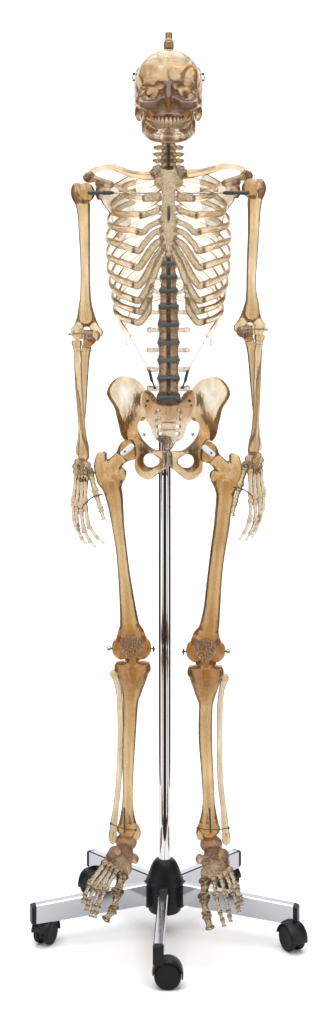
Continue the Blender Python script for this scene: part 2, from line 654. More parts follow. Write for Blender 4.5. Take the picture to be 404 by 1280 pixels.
# teeth (one casting, copied round both arches)
tooth = Solid(.4).ell((0, .6, 0), (2.0, 3.3, 1.9), k=0).cone((0, -1, 0), (0, -4.2, 0), 1.5, 1.1, k=1)
tg = tooth.geo()
tm = mesh_from(np.stack([tg[0][:, 0], tg[0][:, 2], -tg[0][:, 1]], 1) * S, tg[1], 'tooth')
tm.materials.append(M_TOOTH)
for row, v0 in ((0, 152.2), (1, 157.2)):
    for k in range(10):
        a = (k - 4.5) / 4.5
        th = a * 1.25
        rx, rd = (18.5, 26) if row == 0 else (16.5, 25)
        u, d = MX + rx * math.sin(th), -30.5 - rd * math.cos(th) + (0 if row == 0 else 2)
        o = link('tooth', tm, None, root_skull, world([P(u, v0 - 1.2 * abs(a), d)])[0])
        o.rotation_euler = (0 if row == 0 else math.pi, 0, th)
        o.scale = (1.25, 1.05, 1.05) if abs(a) < .2 and row == 0 else (1.05, 1, .95)

# calvarium seam, hooks and the bronze fitting on the crown
seam = []
for a in np.linspace(-math.pi, math.pi, 49):
    u, d = MX + 44.2 * math.sin(a), 9 - 59.3 * math.cos(a)
    v = 95 - 15 * ((1 + math.cos(a)) / 2) * .75
    r = math.sqrt(max(.05, 1 - ((v - 104) / 43.5) ** 2))
    seam.append((MX + 43.9 * r * math.sin(a), v, 10 - 58.6 * r * math.cos(a)))
build('seam_line', sweep(seam, .5, n=6, smooth=0), M_STEEL, root_skull)
for q in (-1, 1):
    hk = Solid(.4).ell((MX + q * 43.4, 91.5, 4), (1.9, 1.9, 1.9), k=0).ell((MX + q * 44, 99.5, 4), (1.5, 1.5, 1.5), k=0)
    hk.path([(MX + q * 43.4, 91, 4), (MX + q * 45, 95.5, 3), (MX + q * 44, 100, 4)], .7)
    build('skull_cap_hook', hk.geo(0), M_CORD, root_skull)
ft = Solid(.5)
ft.cyl((MX + .4, 54.5, 10), 6.4, 6, 4.6, e=.8, k=0)
ft.cyl((MX + .4, 44.5, 10), 4.6, 4.4, 6.5, e=.8, k=.6)
ft.cyl((MX + .4, 48.2, 10), 5.3, 5, 1., e=.4, k=.3)
ft.cyl((MX + .4, 59, 10), 3.8, 3.8, 2.4, e=.4, k=.4)
ft.cone((MX - 3.2, 50, 4.6), (MX - 3.2, 59, 4.6), 1.4, k=.3).cone((MX + 4.2, 50, 4.6), (MX + 4.2, 59, 4.6), 1.4, k=.3)
ft.ell((MX + .4, 38.5, 10), (2.6, 1.8, 2.6), k=1, sub=True)
build('hanger_fitting', ft.geo(0), M_BRASS, root_skull)

# ---------------- spine
def spine_d(v):
    return float(np.interp(v, [150, 180, 215, 260, 300, 345, 383, 430, 460, 496], [20, 16, 24, 36, 38, 30, 20, 8, 7, 14]))


def vertebra(kind):
    """built round its own centre at body width 12, body half height 8"""
    s = Solid(.55)
    if kind == 'lumbar':
        s.cyl((0, 0, 0), 13, 10.5, 8.6, waist=.14, e=1.5, k=0)
        for q in (-1, 1):
            s.path([(q * 5, -3, 9), (q * 6.5, -2, 16)], [2.6, 2.4], k=1.5)
            s.path([(q * 6, -2, 14), (q * 14, -1, 15), (q * 22.5, -1.5, 15)], [3, 2.9, 3.7], k=1.5)
            s.path([(q * 6.5, -2, 17), (q * 8, -9, 19)], [2.6, 2.8], k=1)
            s.path([(q * 6.5, -2, 18), (q * 6, 9, 20)], [2.6, 2.4], k=1)
            s.path([(q * 6, 0, 18), (0, 1, 23)], [2.2, 2.4], k=1)
        s.path([(0, 1, 22), (0, 4, 36)], [2.6, 3.2], k=1.5)
    elif kind == 'thoracic':
        s.cyl((0, 0, 0), 10, 9.5, 6.3, waist=.12, e=1.3, k=0)
        for q in (-1, 1):
            s.path([(q * 4, -2, 8), (q * 6, -2, 14)], [2.2, 2.2], k=1.5)
            s.path([(q * 5, -2, 14), (q * 12, -4, 18), (q * 17, -6, 21)], [2.4, 2.2, 2.8], k=1.5)
            s.path([(q * 5, -2, 15), (q * 5, -7, 17)], [2.2, 2.2], k=1)
            s.path([(q * 5, 0, 15), (0, 1, 19)], [2., 2.2], k=1)
        s.path([(0, 1, 18), (0, 12, 30)], [2.2, 1.8], k=1.5)
    else:
        s.cyl((0, 0, 0), 8, 6.5, 4.2, waist=.1, e=1.2, k=0)
        for q in (-1, 1):
            s.path([(q * 5, 0, 3), (q * 9.5, 2, 4), (q * 13, 1, 5)], [2.8, 2.8, 3.2], k=1.2)
            s.path([(q * 5, 0, 6), (q * 9.5, -1, 11)], [2., 3.0], k=1.2)
            s.ell((q * 10, -.5, 10), (3.8, 5.6, 3.8), k=1.5)
            s.path([(q * 8, 0, 13), (0, 1, 18)], [1.8, 2], k=1)
            s.ell((q * 12.2, 3, 5), (2.2, 2.4, 2.2), k=1)
        s.path([(0, 1, 17), (0, 4, 25)], [2., 1.8], k=1.5)
    g = s.geo()
    return g


def to_mesh(g, name, mat):
    me = mesh_from(np.stack([g[0][:, 0], g[0][:, 2], -g[0][:, 1]], 1) * S, g[1], name)
    me.materials.append(mat)
    return me


LUM = to_mesh(vertebra('lumbar'), 'lumbar_vertebra', M_VERT)
THO = to_mesh(vertebra('thoracic'), 'thoracic_vertebra', M_VERT)
CER = to_mesh(vertebra('cervical'), 'cervical_vertebra', M_CART)
joints = [156, 163, 170, 178, 186, 194, 202, 211, 219, 228, 238.5, 250, 262, 274.5, 287.5, 301, 315, 329, 346, 363, 383, 405, 428, 450, 473, 496]
dg = Solid(.45).cyl((0, 0, 0), 12.2, 10.3, 2.7, waist=-.02, e=.8, k=0).geo(0)
DISC = to_mesh(dg, 'intervertebral_disc', M_DISC)
DISC_PALE = to_mesh(dg, 'intervertebral_disc', M_CART)
for i in range(len(joints) - 1):
    a, b = joints[i], joints[i + 1]
    v = (a + b) / 2
    d = spine_d(v)
    hh = (b - a) / 2
    if v > 383:
        me, nm, w, base = LUM, 'lumbar_vertebra', 1.07, 8.6
    elif v > 211:
        me, nm, base = THO, 'thoracic_vertebra', 6.3
        w = float(np.interp(v, [215, 330, 380], [.78, 1.02, 1.18]))
    else:
        me, nm, w, base = CER, 'cervical_vertebra', float(np.interp(v, [156, 210], [1.15, 1.3])), 4.0
    o = link(nm, me, None, sk, world([P(MX, v, d)])[0])
    f = (hh - (2.6 if v > 315 else 1.0)) / base
    o.scale = (w, w, max(.75, f))
    sl = spine_d(v + 6) - spine_d(v - 6)
    o.rotation_euler = (-math.atan2(sl, 12) * .8, 0, 0)
    if i >= 1:
        dj = spine_d(a)
        dd = link('intervertebral_disc', DISC if a > 308 else DISC_PALE, None, sk, world([P(MX, a, dj)])[0])
        wd = float(np.interp(a, [160, 211, 320, 400, 500], [.48, .6, .85, 1.13, 1.2]))
        dd.scale = (wd, wd, 1.0 if a > 310 else .55)
        dd.rotation_euler = (-math.atan2(spine_d(a + 6) - spine_d(a - 6), 12) * .8, 0, 0)
dd = link('intervertebral_disc', DISC, None, sk, world([P(MX, 497, 16)])[0])
dd.scale = (1.22, 1.2, 1.7)
dd.rotation_euler = (-.35, 0, 0)
cordp = [P(MX, v, spine_d(v) - float(np.interp(v, [160, 210, 300, 400, 494], [4, 4, 6, 7, 7]))) for v in np.linspace(158, 494, 40)]
build('spinal_rod', sweep(cordp, [2.4 if i < 7 else 2.8 for i in range(40)], n=10, smooth=2), M_ROD, sk)

# ---------------- ribs
heads = [219, 226, 236, 248, 260, 272, 285, 298, 312, 328, 353, 372]
lat = [(150, 238, 12), (138.5, 258, 14), (134.5, 276, 12), (133, 296, 10), (133.5, 316, 8), (134.5, 333, 8), (137, 350, 10),
       (140.5, 367, 12), (143, 384, 14)]
mid = [(160, 245, -22), (148, 267, -20), (146, 285, -26), (144, 304, -28), (144, 325, -28), (145, 347, -28), (148, 366, -24), (150, 381, -18), (151, 396, -10)]
end = [(180, 248, -40), (177, 269, -47), (173, 289.5, -50), (168, 312.5, -52), (167, 333, -53), (167, 356, -53), (167.5, 374.5, -50), (169, 388, -46), (167, 402, -40)]
stn = [[(200, 246, -47)], [(188, 266, -52), (201, 260, -53)], [(187, 283, -55), (202, 276, -54)], [(181, 304, -57), (192, 292, -57), (203, 287, -55)],
       [(180, 326, -59), (192, 308, -59), (204, 298, -56)], [(182, 346, -60), (193, 326, -60), (205, 306, -57)],
       [(178, 371, -56), (189, 352, -60), (197, 330, -60), (206, 312, -57)],
       [(178, 386, -51), (186.5, 372, -57), (190, 356, -59)], [(178, 399.5, -45), (186, 387, -52), (187.5, 373, -57)]]
for side in (-1, 1):
    for i in range(12):
        hv = heads[i]
        hd = spine_d(hv)
        hp = P(MX - 9, hv, hd + 8)
        bk = min(60, hd + 28)
        if i < 9:
            L = P(*lat[i])
            t = .42
            B = P(MX - 26 if i else MX - 22, hv + (lat[i][1] - hv) * .22, bk)
            B2 = P(MX - 26 + (lat[i][0] - MX + 26) * .68, hv + (lat[i][1] - hv) * .58, bk * .82 if i else 30)
            pts = [hp, B, B2, L, P(*mid[i]), P(*end[i])]
            hgt = 4.6 if 0 < i < 7 else 4.2
            ra = [2.6, 3.2, 3.6, 3.9, hgt, hgt]
            rb = [2.0, 2.1, 2.0, 1.9, 2.2, 2.4]
        elif i == 9:
            pts = [hp, P(MX - 26, 338, 52), P(155, 366, 44), P(147, 389, 20), P(153, 407, 2), P(163, 420.5, -6)]
            ra, rb = [2.6, 3.0, 3.2, 3.2, 3.2, 2.8], [2.1] * 6
        elif i == 10:
            pts = [hp, P(MX - 26, 362, 46), P(168, 384, 44), P(159, 404, 34), P(156.5, 420, 24), P(158, 431, 18)]
            ra, rb = [2.4, 2.8, 2.8, 2.6, 2.4, 1.8], [1.9, 2, 2, 1.9, 1.8, 1.5]
        else:
            pts = [hp, P(MX - 19, 374.5, 38), P(182, 379, 42), P(176, 387, 42)]
            ra, rb = [2.6, 3.0, 3.0, 2.4], [2, 2.1, 2.1, 1.7]
        rib = build('rib', sweep(both(pts, side), ra, rb, n=14, smooth=9), M_RIB, sk)
        if i < 9:
            ex = end[i]
            bend = [P(ex[0] + 6.5, ex[1] + .9, ex[2] - 3)] if i > 1 else []
            cp = [P(*ex)] + bend + [P(*q) for q in stn[i]]
            r0 = [4.5] + [4.0 if i < 4 else 4.8] * (len(cp) - 2) + [3.8]
            if i == 0:
                r0 = [5.0, 5.6]
            build('costal_cartilage', sweep(both(cp, side), r0, [x * .8 for x in r0], n=12, smooth=8), M_CART, rib)
        if 0 < i < 9:
            e = np.array(P(*end[i]))
            tdir = np.array(P(*end[i])) - np.array(P(*mid[i]))
            tdir /= np.linalg.norm(tdir)
            pn = []
            for (o1, o2) in (((-4.5, 0), (4.5, 0)), ((-1.6, -2.6), (-1.6, 2.6)), ((1.6, -2.6), (1.6, 2.6))):
                a = e + tdir * o1[0] + np.array([0, o1[1], -2.9])
                b = e + tdir * o2[0] + np.array([0, o2[1], -2.9])
                pn.append(sweep(both([tuple(a), tuple(b)], side), .42, n=6, smooth=2))
            build('wire_stitch', join(pn), M_BRASS, rib)

# ---------------- sternum
def sternum():
    poly = [(196, 210), (205, 212), (211, 213), (217, 212), (226, 210), (230, 217), (227, 226), (221, 235), (219, 244), (219.5, 262), (220.5, 280), (221.5, 298),
            (220, 310), (215, 317), (211, 322), (207, 317), (202, 310), (200, 298), (201.5, 280), (202, 262), (202.5, 244), (200.5, 235), (194, 226), (191.5, 217)]
    dep = lambda u, v: np.interp(v, [205, 240, 300, 325], [-44, -53, -58, -56]) + ((u - MX) / 18) ** 2 * 3
    pl = [P(u, v, float(dep(u, v)))[:2] for u, v in poly]
    s = Solid(.7).plate(closed(pl, 3), dep, lambda u, v: 3.6 + 0 * u, e=2, k=0)
    for q in (-1, 1):
        for v in (247, 261, 276, 287, 298):
            s.ell(P(MX + q * 9, v, -54), (3.4, 3.2, 3.6), k=1.5)
        s.ell(P(MX + q * 17, 215, -42), (6, 6, 5), k=2)
        s.ell(P(MX + q * 13, 228, -47), (5, 6, 4), k=2)
    return s.geo()


build('sternum', sternum(), M_CART, sk)
build('sternum_bolt', sweep([P(MX + .2, 258, -61.5), P(MX + .2, 275, -62.5)], 1.9, n=8, smooth=4), M_CORD, sk)

# ---------------- shoulder girdle
CL = [[(196, 218, -42), (181, 219.5, -40), (165, 217.5, -32), (150, 212, -16), (139, 208.5, -2), (127, 210, 6), (116, 214, 6)],
      [(226, 218, -42), (240, 217, -40), (256, 214.5, -32), (268, 211, -16), (279, 207.5, -2), (292, 208.5, 6), (302, 211.5, 6)]]
AC = [(109, 219, 8), (309, 215, 8)]
for j, side in enumerate((-1, 1)):
    pts = [P(*p) for p in CL[j]]
    s = Solid(.65).path(pts, [6.4, 5.4, 4.8, 4.4, 4.2, 3.8, 4.2], n=5)
    build('clavicle', s.geo(), M_RIB, sk)
    oy = 0 if side < 0 else -2
    ou = 0 if side < 0 else -1.5

    def q(u, v, d):
        p = (u, v, d) if side < 0 else (2 * MX - u + ou, v + oy, d)
        return P(*p)
    poly = [q(126, 232, 14), (q(140, 231, 26)), q(156, 222, 40), q(166, 220, 48), q(170, 234, 52), q(168, 262, 56), q(160, 292, 60), q(151, 308, 60), q(146, 303, 56),
            q(143, 285, 48), q(136, 266, 36), q(126, 250, 20)]
    df = tps([(p[0], p[1], p[2]) for p in poly] + [(*q(150, 255, 48)[:2], 48)])
    tf = tps([(p[0], p[1], 2.0) for p in poly] + [(*q(152, 250, 40)[:2], 1.0), (*q(156, 275, 40)[:2], 1.1), (*q(127, 240, 14)[:2], 4.0)])
    s = Solid(.7).plate(closed([p[:2] for p in poly], 4), df, tf, e=1.0, k=0)
    s.ell(q(124, 241, 12), (5, 9.5, 7), k=3)
    s.path([q(132, 236, 22), q(124, 231, 6), q(127, 228.5, -6), q(138, 230.5, -12)], [5, 5, 5.6, 5], k=3)     # coracoid
    s.path([q(168, 240, 55), q(150, 234, 56), q(130, 226, 44), q(114, 221, 28), q(109, 220, 14), q(113, 217.5, 6)], [1.5, 2.4, 3.2, 4.0, 4.2, 3.6], k=2)   # spine and acromion
    s.ell(q(112, 222, 8), (8.5, 6.5, 4.5), k=3)
    s.path([q(111, 222, 8), q(120, 224.5, 14), q(127, 226, 24)], [5, 4.2, 3.4], k=3)
    build('scapula', s.geo(), M_SCAP, sk)

# shoulder rods and spring couplings
for side in (-1, 1):
    m = (lambda u: u) if side < 0 else (lambda u: 2 * MX - u)
    rod = build('shoulder_rod', sweep([P(m(140), 241, -12), P(m(203), 241.5, -14)], 1.1, n=8, smooth=3), M_STEEL, sk)
    cs = Solid(.5).cone(P(m(112), 241, -12), P(m(123), 241, -12), 2.6, k=0).cone(P(m(128), 241, -12), P(m(139), 241, -12), 2.5, k=0).cone(P(m(120), 241, -12), P(m(142), 241, -12), 1.6, k=.4)
    for u in (113, 116, 119.5, 122, 130, 134, 137.5):
        cs.ell(P(m(u), 241, -12), (1.0, 3.2, 3.2), k=.3)
    build('shoulder_coupling', cs.geo(0), M_CORD, rod)

# ---------------- arms
def long_bone(rows, d=0., rscale=1., sd=1.):
    """rows of (v, left, right[, d]) -> path points and radii"""
    pts, rad = [], []
    for r in rows:
        dd = r[3] if len(r) > 3 else d
        k = 1 + dd * S / DIST
        pts.append(P((r[1] + r[2]) / 2, r[0], dd))
        rad.append((r[2] - r[1]) / 2 * k * rscale)
    return pts, rad


HUM = [[(240, 92, 108), (255, 94.5, 113), (270, 97, 113), (295, 98.5, 113), (320, 100, 113), (345, 100.6, 113), (370, 100, 114), (385, 98, 116), (397, 97, 119)],
       [(236, 315, 330), (250, 309.5, 328), (265, 309.5, 326), (295, 309.5, 324), (320, 308.5, 322.5), (345, 308, 320.5), (365, 307.6, 321), (380, 306, 324), (392, 303, 325)]]
for j, side in enumerate((-1, 1)):
    pts, rad = long_bone(HUM[j], -2)
    s = Solid(.75).path(pts, rad, sd=.95)
    X = (lambda u: u) if j == 0 else (lambda u: 2 * MX - u - 0.6)
    vo = 0 if j == 0 else -5.5
    e = lambda u, v, d: P(X(u), v + vo, d)
    s.ell(e(107.5, 241, 3), (11.5, 12.5, 13), k=3)                      # head
    s.ell(e(95.5, 240, -3), (6.8, 11.5, 10), k=7)                      # greater tubercle
    s.ell(e(104, 242, -9), (6, 10, 5), k=7)
    s.cone(e(99.3, 230, -13.5), e(100.5, 256, -11.5), 1.0, .7, k=1.5, sub=True)      # groove
    s.path([e(107, 390, -2), e(97, 412, -1)], [7, 6.2], k=3, sd=.8)
    s.path([e(107, 390, -2), e(118, 408, 0), e(123, 415, 2)], [7.5, 6, 5], k=3, sd=.75)
    s.ell(e(124, 415.5, 3), (5, 6, 4.5), k=2)
    s.ell(e(91.5, 414.5, 1), (3, 6.5, 5), k=3)
    s.ell(e(97.5, 418, -5), (7, 7, 8), k=2)                           # capitulum
    s.cone(e(104, 418, -2), e(118, 420, -2), 6.2, 7.6, k=1.5)         # trochlea
    s.ell(e(110, 410, -12), (8, 6.5, 5.5), k=2, sub=True)             # fossa
    s.ell(e(110, 408, 9), (8.5, 8, 5.5), k=2, sub=True)
    hum = build('humerus', s.geo(), M_HUM, sk)
    pn = Solid(.45).cone(e(87.5, 417.5, -6), e(121, 416.5, -6), .75, k=0).ell(e(87.2, 417.5, -6), (1.9, 1.9, 1.9), k=.3)
    pn.cone(e(109, 412, -10), e(109, 421, -10), .8, k=0)
    build('elbow_pin', pn.geo(0), M_STEEL, hum)

RAD = [[P(96, 429.5, -4), P(97.2, 445, -5), P(98.5, 480, -9), P(101, 515, -11), P(103.5, 545, -11), P(104.5, 560, -10), P(104.5, 569, -9)],
       [P(324.5, 422, -4), P(323, 438, -5), P(321.5, 475, -9), P(320.5, 510, -10), P(319, 540, -11), P(318, 553, -10), P(317, 562, -9)]]
ULN = [[P(110.5, 426, 2), P(106.8, 445, 3), P(105, 480, 4), P(103.5, 515, 5), P(101, 545, 5), P(99, 562, 4)],
       [P(309.5, 418, 2), P(314.5, 438, 3), P(317.2, 475, 4), P(319.5, 510, 5), P(321.5, 540, 5), P(323, 556, 4)]]
for j, side in enumerate((-1, 1)):
    X = (lambda u: u) if j == 0 else (lambda u: 2 * MX - u)
    r = Solid(.65).path(RAD[j], [5, 4.9, 4.8, 4.4, 5.0, 7.2, 7.0], n=5, sd=.85)
    a = np.array(RAD[j][0])
    r.cyl(a + (0, -.5, 0), 6.6, 6.2, 3.6, e=1.4, k=1.5)
    r.ell(np.array(RAD[j][1]) + ((2.5 if j == 0 else -2.5), 4, 0), (3, 5, 3.5), k=2)
    r.ell(np.array(RAD[j][-1]) + ((4 if j == 0 else -4), 1, -3), (3.5, 5, 4), k=2)
    rb = build('radius', r.geo(), M_FORE, sk)
    u = Solid(.65).path(ULN[j], [6.2, 5.8, 5.0, 4.2, 3.6, 4.4], n=5)
    c = np.array(ULN[j][0])
    u.ell(c + (0, -4, 9), (6.5, 10, 6), k=3)         # olecranon
    u.ell(c + (0, 4.5, -6), (6, 4, 6), k=2.5)        # coronoid
    u.cone(c + (-9, -6, 0), c + (9, -6, 0), 5.5, k=1, sub=True)
    u.ell(c + (2 if j == 0 else -2, 0, -9), (8, 6, 5), k=2)
    u.ell(np.array(ULN[j][-1]) + (0, 4, 0), (4.2, 4, 4.2), k=2)
    ub = build('ulna', u.geo(), M_FORE, sk)
    y = 438 if j == 0 else 430
    wr = [P(X(92 if j == 0 else 91), y, -13), P(X(102), y + .6, -13.5), P(X(113.5), y - .2, -8)]
    w = [sweep(wr, .6, n=6, smooth=3)]
    w.append(Solid(.4).ell(P(X(113.8), y, -8), (1.5, 1.5, 1.5), k=0).geo(0))
    build('forearm_wire', join(w), M_STEEL, rb)

# ---------------- small long bones: one casting, copied
def small_bone(name, mat, base=1.75, headr=1.45, shaft=1.12):
    s = Solid(.22)
    s.path([(0, 0, 0), (0, -2, 0), (0, -5, 0), (0, -8.2, 0), (0, -9.6, 0)], [base * .95, shaft * 1.25, shaft, shaft * 1.12, headr], n=4)
    s.ell((0, -.5, 0), (base * 1.12, .95, base), k=.5)
    for q in (-1, 1):
        s.ell((q * headr * .55, -9.5, -.1), (headr * .62, 1.0, headr * .9), k=.4)
    return to_mesh(s.geo(), name, mat)


def place(name, me, parent, a, b, r):
    """stretch the unit bone (10 long along local +Z) from a to b"""
    wa, wb = world([a])[0], world([b])[0]
    d = Vector(wb - wa)
    L = d.length
    z = d.normalized()
    x = Vector((1, 0, 0)) - z * z.x
    x.normalize()
    y = z.cross(x)
    R = Matrix((x, y, z)).transposed().to_4x4()
    o = bpy.data.objects.new(name, me)
    col.objects.link(o)
    o.parent = parent
    f = L / (12.0 * S)
    o.matrix_basis = Matrix.Translation(Vector(wa) + z * (1.45 * f * S) - WLOC[parent.name]) @ R @ Matrix.Diagonal((r, r, f, 1))
    return o


MC_H = small_bone('metacarpal', M_HAND)
PH_H = small_bone('phalanx', M_HAND, 1.65, 1.35, 1.05)
DP_H = small_bone('distal_phalanx', M_HAND, 1.6, 1.2, .9)
MT_F = small_bone('metatarsal', M_TOE, 1.8, 1.6, 1.15)
PH_F = small_bone('toe_phalanx', M_TOE, 1.7, 1.5, 1.15)

HANDS = [dict(carp=[(101, 583, -3), (98, 577, -2), (104, 576, -6), (109, 581, -10), (95.5, 583, 3), (97, 590, 3), (101.5, 590, -3), (106.5, 590, -8), (111, 588, -13)],
              rays=[[(113, 590, -15), (119.5, 616, -24), (126, 636, -28), (130, 650, -30)],
                    [(107.5, 596, -9), (106.5, 630, -14), (110.5, 657, -20), (120.5, 671, -25), (130.5, 679, -28)],
                    [(103.5, 597, -4), (101, 635, -8), (104.5, 662, -13), (111.5, 675, -18), (119, 684, -21)],
                    [(99.5, 597, 1), (95.5, 633, -1), (97, 660, -4), (101.5, 672, -7), (107.5, 680, -10)],
                    [(96, 595, 5), (91, 627, 6), (92, 648, 6), (94.5, 658, 5), (99, 667, 3)]]),
         dict(carp=[(319, 576, -3), (322, 569, -2), (316, 568, -6), (311, 573, -10), (325, 575, 3), (323, 583, 3), (318.5, 583, -3), (313.5, 582, -8), (308.5, 580, -13)],
              rays=[[(307, 583, -15), (300, 608, -24), (294, 628, -28), (290.5, 645, -30)],
                    [(313, 588, -9), (313.5, 622, -14), (313, 648, -20), (306.5, 664, -25), (299, 675, -28)],
                    [(318, 589, -4), (319, 624, -8), (319.5, 651, -13), (314, 665, -18), (307, 676, -21)],
                    [(322, 588, 1), (325, 621, -1), (325, 648, -4), (320.5, 661, -7), (315, 672, -10)],
                    [(325, 586, 5), (330, 616, 6), (329.5, 634, 6), (326, 647, 5), (321.5, 657, 3)]])]
for j, Hd in enumerate(HANDS):
    s = Solid(.5)
    for n_, (u, v, d) in enumerate(Hd['carp']):
        s.ell(P(u, v, d), (4.9 + .5 * (n_ % 3), 4.9 - .4 * (n_ % 2), 4.6), k=1.2)
    hand = build('hand', s.geo(), M_HAND, sk)
    for fi, ray in enumerate(Hd['rays']):
        rp = [np.array(P(*p)) for p in ray]
        rp[0] = rp[0] + (rp[0] - rp[1]) * .1
        for k in range(len(rp) - 1):
            r = (2.3, 2.05, 1.8, 1.6)[k] * (1.2 if fi == 0 else 1) * (.85 if fi == 4 else 1)
            me = MC_H if k == 0 else (DP_H if k == len(rp) - 2 else PH_H)
            place('metacarpal' if k == 0 else 'phalanx', me, hand, rp[k], rp[k + 1], r)
    wp = [[P(128, 618, -30), P(119, 620, -29), P(111, 625, -24), P(104, 632, -18)],
          [P(291.5, 609, -31), P(300, 610, -30), P(309, 614.5, -25), P(316, 621, -18)]][j]
    build('thumb_wire', sweep(wp, .8, n=6, smooth=5), M_CORD, hand)

# ---------------- pelvis
def hip(side):
    poly = [(182, 486), (172, 475), (162, 471), (152, 470), (141, 476), (133.5, 489), (137, 500), (143, 509), (146, 521), (149, 533), (152, 544), (157, 551),
            (163, 562), (168, 574), (168.5, 585), (174, 594.5), (184, 599.5), (193, 596), (203, 587.5), (208.5, 583), (209, 565), (201, 563), (191, 560.5), (181, 551.5), (174.5, 541),
            (172.5, 533), (174.5, 527), (181, 525), (182.5, 515), (177.5, 503), (179, 493)]
    hole = [(181, 570), (187, 566.5), (194, 569.5), (199, 574), (197, 580), (191, 583.5), (184, 582.5), (180, 577)]
    dpts = [(182, 486, 34), (172, 475, 22), (152, 470, 0), (141, 476, -14), (134, 490, -28), (143, 509, -26), (149, 533, -18), (160, 553, 0), (168, 574, 6), (174, 594, 14), (188, 598, 4),
            (204, 585, -30), (208, 574, -40), (201, 564, -38), (190, 561, -28), (178, 548, -8), (173, 533, 16), (181, 520, 34), (178, 500, 33), (160, 500, 8)]
    tpts = [(182, 486, 4.2), (172, 475, 3.6), (152, 470, 3.4), (141, 476, 3.4), (134, 490, 3.6), (143, 509, 3.4), (149, 533, 5.2), (162, 550, 11), (168, 574, 9), (174, 594, 8), (188, 598, 5),
            (204, 585, 5.5), (208, 574, 6.5), (201, 564, 5), (190, 561, 5.5), (176, 545, 9), (172, 530, 8), (181, 520, 5), (178, 500, 4.5), (153, 488, 1.3), (165, 487, 1.4), (155, 505, 1.4), (166, 503, 1.4), (160, 519, 3.6)]
    if side > 0:
        adj = lambda u, v: (2 * MX - u + (0 if v < 540 else .3), v + .8)
        poly = [adj(*p) for p in poly][::-1]
        hole = [adj(*p) for p in hole][::-1]
        dpts = [(*adj(u, v), d) for u, v, d in dpts]
        tpts = [(*adj(u, v), d) for u, v, d in tpts]
    df0 = tps(dpts)
    fix = lambda pl: [P(u, v, float(df0(np.float64(u), np.float64(v))))[:2] for u, v in pl]
    df = tps([P(*p) for p in dpts])
    tf = tps([(*P(u, v, float(df0(np.float64(u), np.float64(v))))[:2], t) for u, v, t in tpts])
    s = Solid(.8).plate(closed(fix(poly), 3), df, tf, e=2.2, k=0, holes=[closed(fix(hole), 3)])
    m = (lambda u: u) if side < 0 else (lambda u: 2 * MX - u)
    s.ell(P(m(158), 562.5, -3), (14.6, 14.4, 15), k=2.5, sub=True)      # acetabulum
    return s.geo()


for side in (-1, 1):
    hb = build('hip_bone', hip(side), M_HIP, sk)
    m = (lambda u: u) if side < 0 else (lambda u: 2 * MX - u)
    w = [Solid(.4).ell(P(m(180.5), 543.5, -12), (1.3, 1.3, 1.3), k=0).cone(P(m(178), 545, -10), P(m(183), 541, -12), .6, k=0).cone(P(m(179), 541, -12), P(m(182), 545, -12), .6, k=0).geo(0)]
    build('pelvis_pin', join(w), M_CORD, hb)


def sacrum():
    s = Solid(.75)
    c = MX
    half = [(0, 499), (13, 499), (20, 491), (28, 487), (33, 493), (34, 504), (31, 514), (29, 525), (24, 531), (21, 541), (17, 549), (9, 553), (5, 560), (0, 564)]
    poly = [(c + a, v) for a, v in half] + [(c - a, v) for a, v in half[::-1][1:-1]]
    dep = lambda u, v: np.interp(v, [484, 500, 530, 550, 566], [18, 22, 36, 34, 26]) + np.abs(u - c) ** 1.3 * .22
    poly = [P(u, v, float(dep(u, v)))[:2] for u, v in poly]
    tf = lambda u, v: np.interp(v, [485, 510, 528, 540, 566], [12, 12, 6, 4.5, 3]) - np.abs(u - c) * .06
    s.plate(closed(poly, 3), dep, tf, e=2.2, k=0)
    s.cyl(P(c, 501, 16), 13.5, 10.5, 4, e=1.5, k=2.5)
    for q in (-1, 1):
        for a, v, d in ((12, 513, 26), (11, 523, 30), (10, 533, 33), (9, 542, 33)):
            s.cone(P(c + q * a, v, d - 10), P(c + q * (a + 2), v, d + 14), 2.5, 1.7, k=1, sub=True)
            s.ell(P(c + q * (a - 5), v - 5, d - 6), (5, 1.4, 2), k=1)
    return s.geo()


sac = build('sacrum', sacrum(), M_SAC, sk)
ps = Solid(.6).cyl(P(MX, 574, -41), 4.4, 5.5, 8.5, e=1.5, k=0)
build('pubic_symphysis', ps.geo(), resin('grey_brown_resin', (.6, .55, .42), 60, milk=.4, milk_col=(.34, .31, .24), bump=.2), sk)
for side in (-1, 1):
    m = (lambda u: u) if side < 0 else (lambda u: 2 * MX - u)
    sb = build('sacral_screw', join([Solid(.4).ell(P(m(188), 472, 3), (1, 1, 1), k=0).cone(P(m(187), 464, -1), P(m(190), 476, 4), 1.9, k=0).cone(P(m(190), 476, 4), P(m(193.5), 484, 8), 1.1, k=.3).ell(P(m(193.6), 484.5, 8), (2, 2, 2), k=.3).geo(0)]), M_CORD, sk)
    build('thread', sweep([P(m(163), 421, -7), P(m(186.5), 463, -2)], .55, n=5, smooth=2), M_THREAD, sb)
    st = build('sacral_pin', join([Solid(.4).ell(P(m(184.5), 501, 20), (2.2, 1.9, 1.6), k=0).ell(P(m(182.5), 507, 22), (1.3, 1.6, 1.4), k=.4).geo(0)]), M_CORD, sk)
    nt_ = build('neck_thread', sweep([P(m(194.5), 186, 14), P(m(176), 211, -26)], .5, n=5, smooth=2), M_THREAD, sk)

